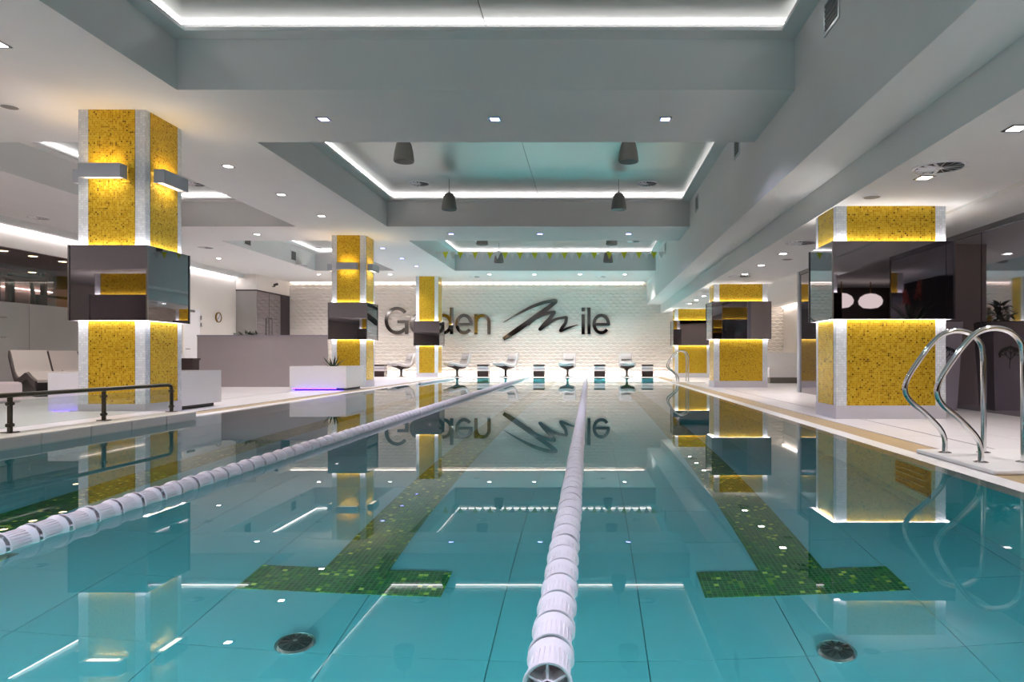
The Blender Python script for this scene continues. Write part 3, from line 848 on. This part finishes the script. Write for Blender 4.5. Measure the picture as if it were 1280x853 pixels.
for k in range(34):
    a = rnd.uniform(0, 6.28); h = rnd.uniform(.05, .42); r0 = rnd.uniform(.02, .22)
    MB().blade((r0*math.cos(a)*.5, r0*math.sin(a)*.5, h*.6), (math.cos(a), math.sin(a), rnd.uniform(.1, .9)), rnd.uniform(.16, .28), rnd.uniform(.09, .14), rnd.uniform(.5, 1.3), 5, .004).build('leaf', M['leaf'], e, True)
for k in range(6):
    a = k*1.05; MB().tube([(0, 0, 0), (.06*math.cos(a), .06*math.sin(a), .3)], .006, 6).build('stem', M['leaf'], e)

# ------------------------------------------------------------------ reception partition, plant, far pod, door, clock
e = empty('reception_counter', (-10.5, 18.3, DECK)); tag(e, 'long greige reception counter left of the second tall column', 'counter')
MB().box(0, 3.5, 0, .05, 0, 1.36).build('front_panel', M['partition'], e)
MB().box(0, .05, .05, .9, 0, 1.36).build('side_panel', M['partition'], e)
MB().box(-.01, 3.51, -.01, .62, 1.36, 1.39).build('top', M['pot'], e)
e = empty('leafy_plant', (-9.35, 18.6, 1.41)); tag(e, 'low green bushy plant lying on the reception counter', 'plant')
for k in range(46):
    x = rnd.uniform(-.32, .32); a = rnd.uniform(0, 6.28)
    MB().blade((x, rnd.uniform(-.08, .08), rnd.uniform(0, .05)), (math.cos(a), math.sin(a), rnd.uniform(.5, 1.6)), rnd.uniform(.10, .22), .06, .9, 4, .003).build('leaf', M['leaf'], e, True)

pod = empty('wall_pod', (0, 0, 0)); tag(pod, 'corner cabin of grey glass under a white box', kind='structure')
MB().box(XL, -13.0, 26.7, 26.73, DECK, 3.42).build('glass_pane', M['frosted'], pod)
MB().box(-13.03, -13.0, 26.73, 27.75, DECK, 3.42).build('glass_pane', M['glasswall'], pod)
MB().box(-13.03, -13.0, 27.77, 28.8, DECK, 3.42).build('glass_pane', M['glasswall'], pod)
MB().box(-13.06, -12.99, 28.8, 29.65, DECK, 3.42).build('dark_jamb', M['dark'], pod)
MB().box(XL, -12.98, 26.68, 29.65, 3.42, 3.47).build('top_frame', M['dark'], pod)
MB().box(XL, -13.0, 26.7, 29.65, 3.47, S).build('upper_box', M['plaster_warm'], pod)
for yy in (27.62, 27.9):
    MB().tube([(-12.99, yy, .9), (-12.94, yy, .92), (-12.94, yy, 2.4), (-12.99, yy, 2.42)], .02, 8).build('door_handle', M['steel_edge'], pod, True)
e = empty('security_camera', (-12.98, 28.0, 3.72)); tag(e, 'small dark camera on the white box above the glass cabin', 'camera')
MB().tube([(0, 0, 0), (.10, 0, 0), (.12, 0, .05)], .018, 8).build('bracket', M['dark'], e, True)
MB().tube([(.10, -.04, .06), (.26, -.12, .09)], .05, 10).build('body', M['dark'], e, True)

door = empty('door_1', (XL, 0, 0)); tag(door, 'pale door in the left wall with closer and hinges', kind='structure')
MB().box(0, .04, 23.2, 24.2, DECK, 2.5).build('leaf', M['white'], door)
MB().box(0, .05, 24.2, 24.28, DECK, 2.58).box(0, .05, 23.12, 23.2, DECK, 2.58).box(0, .05, 23.2, 24.2, 2.5, 2.58).build('frame', M['plaster_warm'], door)
MB().box(.04, .10, 23.35, 23.75, 2.38, 2.46).build('closer', M['steel_edge'], door)
for z in (.4, 1.9, 2.15): MB().box(.05, .07, 24.16, 24.22, z, z+.14).build('hinge', M['steel_edge'], door)
MB().tube([(.04, 23.3, 1.1), (.10, 23.3, 1.1), (.10, 23.45, 1.1)], .014, 8).build('door_handle', M['steel_edge'], door, True)
e = empty('wall_clock', (XL, 25.4, 2.30)); tag(e, 'round brass rimmed clock on the white left wall', 'clock')
MB().lathe([(.19, .0), (.19, .05), (.16, .055), (.155, .03)], 28, axis='x', cap=False).build('rim', M['brass'], e, True)
MB().lathe([(.165, .0), (.165, .03)], 28, axis='x').build('face', M['white'], e)
MB().obox((.035, .03, .05), (0, .5, .8), (0, -.8, .5), (1, 0, 0), .07, .008, .003).obox((.035, -.03, -.03), (0, .7, .7), (0, -.7, .7), (1, 0, 0), .05, .010, .003).build('hands', M['black'], e)

# ------------------------------------------------------------------ gym behind the left glazing
gl = empty('window_1', (XL, 0, 0)); tag(gl, 'gym glazing with frosted lower band in the left wall', kind='structure')
for y0, y1 in ((11.0, 12.9), (12.92, 14.9), (14.92, 16.85), (16.87, 18.6)):
    MB().box(-.03, -.02, y0, y1, 2.13, 3.43).build('glass_pane', M['gymglass'], gl)
    MB().box(-.03, -.02, y0, y1, DECK, 2.13).build('frosted_pane', M['frosted'], gl)
for z in (1.28, 1.75):
    MB().box(-.018, -.008, 11.0, 16.2, z, z+.02).build('steel_line', M['steel_edge'], gl)
gym = struct('wall_gym', MB().box(XL-7, XL-6.95, 9, 26.5, 0, 3.45), M['pinkwall'], 'rosy long wall of the gym behind the glazing')
struct('wall_gym_far', MB().box(XL-7, XL-.1, 26.5, 26.55, 0, 3.45), M['pinkwall'], 'rosy far end wall of the gym')
struct('wall_gym_near', MB().box(XL-7, XL-.1, 8.95, 9, 0, 3.45), M['pinkwall'], 'rosy near end wall of the gym')
struct('ceiling_gym', MB().box(XL-7, XL-.1, 8.95, 26.55, 3.45, 3.5), M['gymceil'], 'dark reddish ceiling of the gym')
struct('floor_gym', MB().box(XL-7, XL-.1, 8.95, 26.55, .001, .012), M['brown'], 'dark floor of the gym')
MB().box(XL-6.9, XL-6.85, 10, 26.3, 3.30, 3.33).build('led_strip', M['led_top'], gym)
for x, yy in ((-14.45, (12.2, 13.7, 15.3, 16.85, 17.75, 18.75)), (-17.2, (17.5, 19.2, 21.1, 22.9))):
    for k, y in enumerate(yy):
        e = empty('round_downlight', (x, y, 3.45)); tag(e, 'warm round downlight in the gym ceiling, %s row' % ('glass side' if x > -15 else 'inner'), 'downlight', 'gym ceiling downlights')
        MB().lathe([(.13, 0), (.13, -.01), (.10, -.012)], 20).build('rim', M['white'], e, True)
        MB().lathe([(.10, -.005), (.09, -.013)], 20).build('lens', M['spot_warm'], e)
        area('lamp_light', (0, 0, -.02), .16, 9, (255, 214, 190), e)
e = empty('exercise_rack', (XL-1.25, 18.1, .012)); tag(e, 'black cable exercise rack inside the gym', 'gym machine')
for x, y in ((0, -.75), (0, .75), (-.9, -.75), (-.9, .75)):
    MB().box(x-.06, x+.06, y-.05, y+.05, 0, 3.12).build('upright', M['black'], e)
MB().obox((0, 0, 3.0), (0, 1, -.06), (1, 0, 0), (0, 0, 1), .75, .05, .05).build('beam', M['black'], e)
MB().obox((0, 0, 2.87), (0, 1, 0), (1, 0, 0), (0, 0, 1), .75, .04, .035).build('beam', M['black'], e)
MB().tube([(0, -.45, 2.85), (0.05, -.5, 1.6)], .035, 8).build('strap', M['black'], e)
MB().tube([(0, .32, 2.85), (0.05, .52, 1.6)], .045, 8).build('strap', M['black'], e)
MB().box(-.1, .15, .42, .66, 0, 2.5).build('weight_stack', M['black'], e)
e = empty('hand_bar', (XL-1.25, 20.4, .012)); tag(e, 'dark horizontal bar rail beside the exercise rack', 'rail')
MB().tube([(0, -1.5, 2.5), (0, 2.5, 2.5)], .04, 8).build('bar', M['black'], e)
for y in (-.5, 1.2): MB().tube([(0, y, 0), (0, y, 2.5)], .04, 8).build('post', M['black'], e)

# ------------------------------------------------------------------ loungers
def lounger(loc, rz, label, towel=False):
    e = empty('sun_lounger', loc, rz); tag(e, label, 'sun lounger', 'wave loungers by the gym glazing')
    prof = smooth_path([(-1.0, 0, .95), (-.80, 0, .72), (-.58, 0, .48), (-.30, 0, .38), (.05, 0, .44), (.35, 0, .50), (.65, 0, .42), (1.0, 0, .34)], 4)
    top = [(p.x, p.z) for p in prof]
    poly = top + [(x, z-.06) for x, z in reversed(top)]
    m2 = MB()
    for i in range(len(top)-1):
        (x0, z0), (x1, z1) = top[i], top[i+1]
        m2.prism([(x0, z0), (x1, z1), (x1, z1-.05), (x0, z0-.05)], 'y', -.31, .31)
    m2.build('pad', M['fabric'], e)
    for s_ in (-1, 1):
        m2 = MB()
        for i in range(len(top)-1):
            (x0, z0), (x1, z1) = top[i], top[i+1]
            m2.prism([(x0, z0-.02), (x1, z1-.02), (x1, max(0, z1-.16)), (x0, max(0, z0-.16))], 'y', s_*.335-.015, s_*.335+.015)
        m2.build('side_frame', M['brown'], e)
    MB().prism([(-.55, .32), (-.3, .28), (.1, .34), (.35, .40), (.75, .30), (.70, 0), (-.5, 0)], 'y', -.27, .27).build('base', M['black'], e)
    if towel:
        MB().lathe([(.02, -.28), (.085, -.28), (.085, .28), (.02, .28)], 16, (-.62, 0, .62), 'y').build('rolled_towel', M['fabric'], e, True)
lounger((-11.45, 14.3, DECK), R(-38), 'light grey wave lounger nearest the white ottoman')
lounger((-11.75, 15.6, DECK), R(-38), 'light grey wave lounger between two others by the gym glazing')
lounger((-11.55, 16.8, DECK), R(-38), 'light grey wave lounger with a rolled towel on its back', True)
ot = MB().box(-.34, .34, -.34, .34, 0, .36).build('ottoman', M['cushion']); ot.location = (-10.3, 11.7, DECK); bevel(ot, .06, 3)
tag(ot, 'square white ottoman in front of the loungers', 'ottoman')
e = empty('side_table', (-8.88, 15.2, DECK)); tag(e, 'tall dark brown pedestal table beyond the white planter', 'table')
MB().box(-.13, .13, -.13, .13, .06, .73).build('body', M['brown'], e); MB().box(-.15, .15, -.15, .15, .73, .77).build('top', M['brown'], e); MB().box(-.11, .11, -.11, .11, 0, .06).build('base', M['black'], e)
e = empty('floor_vase', (-9.27, 15.4, DECK)); tag(e, 'white slender vase beside the dark side table', 'vase')
MB().lathe([(.10, 0), (.16, .1), (.18, .4), (.14, .75), (.06, .95), (.07, 1.0)], 20).build('body', M['white'], e, True)
MB().lathe([(.068, 1.0), (.075, 1.01), (.05, 1.012)], 20).build('rim', M['white'], e, True)

# white bench in the right alcove
e = empty('white_bench', (5.5, 20.8, DECK)); tag(e, 'long white bench on a recessed grey base in the alcove', 'bench')
MB().box(0, 2.9, 0, 1.0, .18, .47).build('seat', M['white'], e); MB().box(.05, 2.9, .08, 1.0, 0, .18).build('base', M['speaker'], e)
MB().box(0, 2.9, 1.0, 1.1, .18, .95).build('backrest', M['white'], e)

# ------------------------------------------------------------------ swivel chairs and striped stools at the far end
def chair_proto():
    e = empty('swivel_chair', (0, 0, 0)); tag(e, '', 'chair', 'swivel chairs before the relief wall')
    pro = [(-.52, .56), (-.44, .58), (-.30, .545), (-.10, .49), (.10, .46), (.24, .475), (.33, .56), (.40, .74), (.46, .98)]
    wid = [.30, .50, .62, .66, .64, .58, .53, .51, .50]
    def shell(off, inset, pro=pro, wid=wid):
        m2 = MB(); n = 9
        for (y, z), wd in zip(pro, wid):
            for k in range(n):
                t = 2*k/(n-1)-1
                dish = .05*abs(t)**2.5
                if y > .3: m2.v.append((t*(wd-inset)/2, y-dish*.8+off*.9, z-off*.3))
                else: m2.v.append((t*(wd-inset)/2, y, z+dish-off))
        for j in range(len(pro)-1):
            for k in range(n-1):
                a = j*n+k; m2.f.append((a, a+1, a+n+1, a+n))
        return m2
    s_ = shell(0, 0).build('seat_shell', M['leather'], e, True, 60)
    so = s_.modifiers.new('thick', 'SOLIDIFY'); so.thickness = .11; so.offset = -1
    u = shell(.115, .08, pro[2:8], wid[2:8]).build('under_shell', M['brown'], e, True, 60)
    so = u.modifiers.new('thick', 'SOLIDIFY'); so.thickness = .035; so.offset = -1
    u2 = MB().lathe([(.26, .40), (.20, .36), (.12, .32), (.05, .28), (.042, .12), (.06, .05), (.16, .018), (.26, .010), (.265, 0)], 24).build('pedestal', M['brown'], e, True)
    h = MB().box(-.19, .19, -.03, .03, -.09, .09).build('head_pillow', M['leather'], e); h.location = (0, .365, .80); h.rotation_euler = (R(-14), 0, 0); bevel(h, .025, 3)
    sm = MB().box(-.17, .17, -.006, .006, -.006, .006).build('pillow_seam', M['speaker'], h); sm.location = (0, -.026, -.085)
    return e
ch = chair_proto()
CH = [(501.6, -46, 'white swivel lounge chair beside the column in front of the sign, nearest the second column'),
      (571.5, -46, 'white swivel lounge chair turned aside between the last tall column and a stool'),
      (632.0, -38, 'white swivel lounge chair turned aside below the script M'),
      (709.5, -8, 'white swivel lounge chair facing the pool below the end of the script M'),
      (783.5, 4, 'white swivel lounge chair facing the pool beside the last striped stool')]
for k, (px, rz, lab) in enumerate(CH):
    o = ch if k == 0 else copy_tree(ch)
    o.location = ((px-736)/853*28.35, 28.35, DECK); o.rotation_euler = (0, 0, R(rz)); o['label'] = lab
def stool():
    e = empty('striped_stool', (0, 0, 0)); tag(e, 'square stool of dark and white slabs between the swivel chairs', 'stool', 'striped stools at the far end')
    w_ = .23
    z = 0
    for nm, h, m, ww in (('dark_base', .235, 'brown', w_), ('rose_slab', .04, 'cushion', w_), ('white_spacer', .045, 'white', w_-.02), ('rose_slab', .035, 'pot', w_), ('white_spacer', .085, 'white', w_-.02), ('dark_top', .06, 'brown', w_)):
        MB().box(-ww, ww, -ww, ww, z, z+h).build(nm, M[m], e); z += h
    return e
st = stool()
STL = ['beside the second tall column', 'below the letter n', 'below the script M', 'below the letters ile', 'beside the far ladder']
for k, px in enumerate((475.5, 604.5, 674, 749.5, 809.0)):
    o = st if k == 0 else copy_tree(st)
    o.location = ((px-736)/853*28.3, 28.3, DECK); o['label'] = 'square stool of dark and white slabs ' + STL[k]

# ------------------------------------------------------------------ sign on the relief wall
YS = YF-.10
def px2w(px, py): return ((px-736)/853*YS, .80+(447.5-py)/853*YS)
PX = YS/853
sign = empty('wall_sign', (0, 0, 0)); tag(sign, 'polished steel letters Golden Mile with a script M', 'sign')
def arc(cx, cy, rx, ry, a0, a1, n=28):
    return [px2w(cx+rx*math.cos(R(a0+(a1-a0)*k/n)), cy-ry*math.sin(R(a0+(a1-a0)*k/n))) for k in range(n+1)]
T = 4.0*PX
def letter(strokes, name='letter'):
    m2 = MB()
    for k, (pts, wd) in enumerate(strokes):
        m2.ribbon(pts, wd, YS-.03-.001*k, YS+.05)
    m2.build(name, M['letter'], sign)
BL = 418.0
def bar(x, y0, y1): return ([px2w(x, y0), px2w(x, y1)], T)
letter([(arc(496.5, 401, 13.5, 15.2, 42, 318, 36), T), ([px2w(497, 402.5), px2w(510.3, 402.5)], T*.9), ([px2w(508.5, 401), px2w(508.5, BL)], T)])     # G
letter([(arc(523.5, 405.4, 9.2, 10.8, 0, 360, 36), T)])                  # o
letter([bar(540.5, 384.7, BL)])                                          # l
letter([(arc(554.5, 405.4, 9.0, 10.8, 0, 360, 36), T), bar(564.7, 384.7, BL)])   # d
def e_letter(cx): letter([(arc(cx, 405.4, 9.0, 10.8, -4, 322, 36), T), ([px2w(cx-9, 405.6), px2w(cx+10.5, 405.6)], T*.85)])
e_letter(580.2)
letter([bar(595.0, 393.2, BL), (arc(603.3, 402.8, 8.0, 8.0, 180, 0, 20), T), bar(611.3, 402.4, BL)])   # n
letter([bar(729, 393.2, BL), ([px2w(729, 384.7), px2w(729, 389.5)], T)])  # i
letter([bar(736.2, 384.7, BL)])                                          # l
e_letter(751.6)
def script(pts, wd):
    c = smooth_path([(x, y, w_) for (x, y), w_ in zip(pts, wd)], 7)
    P = [px2w(610+p.x/7.53, 360+p.y/7.53) for p in c]; W = [max(.4, p.z)/7.53*PX for p in c]
    return P, W
def cap(x, y, r):    # round end of a brush stroke
    return arc(610+x/7.53, 360+y/7.53, r/7.53*.5, r/7.53*.5, 0, 360, 20), r/7.53*PX
letter([script([(145, 326), (230, 276), (330, 220), (430, 172), (540, 135), (636, 118)], [3, 12, 22, 28, 30, 26]),
        script([(640, 128), (570, 185), (470, 255), (370, 330), (260, 408), (146, 482)], [40, 38, 38, 44, 46, 34]), cap(638, 126, 18),
        script([(375, 345), (440, 290), (530, 248), (618, 230)], [30, 34, 32, 28]),
        script([(622, 234), (580, 292), (530, 345), (490, 392)], [34, 36, 36, 32]), cap(622, 232, 17), cap(490, 390, 15),
        script([(492, 396), (560, 340), (640, 296), (736, 276)], [22, 30, 26, 24]),
        script([(738, 282), (730, 330), (700, 372), (682, 404)], [30, 30, 30, 28]), cap(737, 282, 15), cap(683, 404, 14),
        script([(684, 410), (740, 385), (790, 366), (848, 348)], [18, 22, 16, 3])], 'script_letter')

# ------------------------------------------------------------------ lamps behind the camera, seen in the mirrors
for x, y, t in ((11.5, -7.6, 'beside the side wall'), (10.4, -7.9, 'in the middle of three'), (9.25, -7.7, 'nearest the wide column')):
    e = empty('pendant_lamp', (x, y, 2.62)); tag(e, 'oval white pendant lamp over the back lounge, ' + t, 'lamp', 'oval pendant lamps')
    MB().lathe([(.05, 0), (.26, .03), (.40, .15), (.43, .28), (.36, .42), (.20, .52), (.04, .55)], 24).build('shade', M['shade'], e, True)
    MB().tube([(0, 0, .55), (0, 0, .98)], .02, 6).build('stem', M['brass'], e)

water.cycles.is_caustics_caster = True
for o in [fb, basin] + list(fb.children): o.cycles.is_caustics_receiver = True
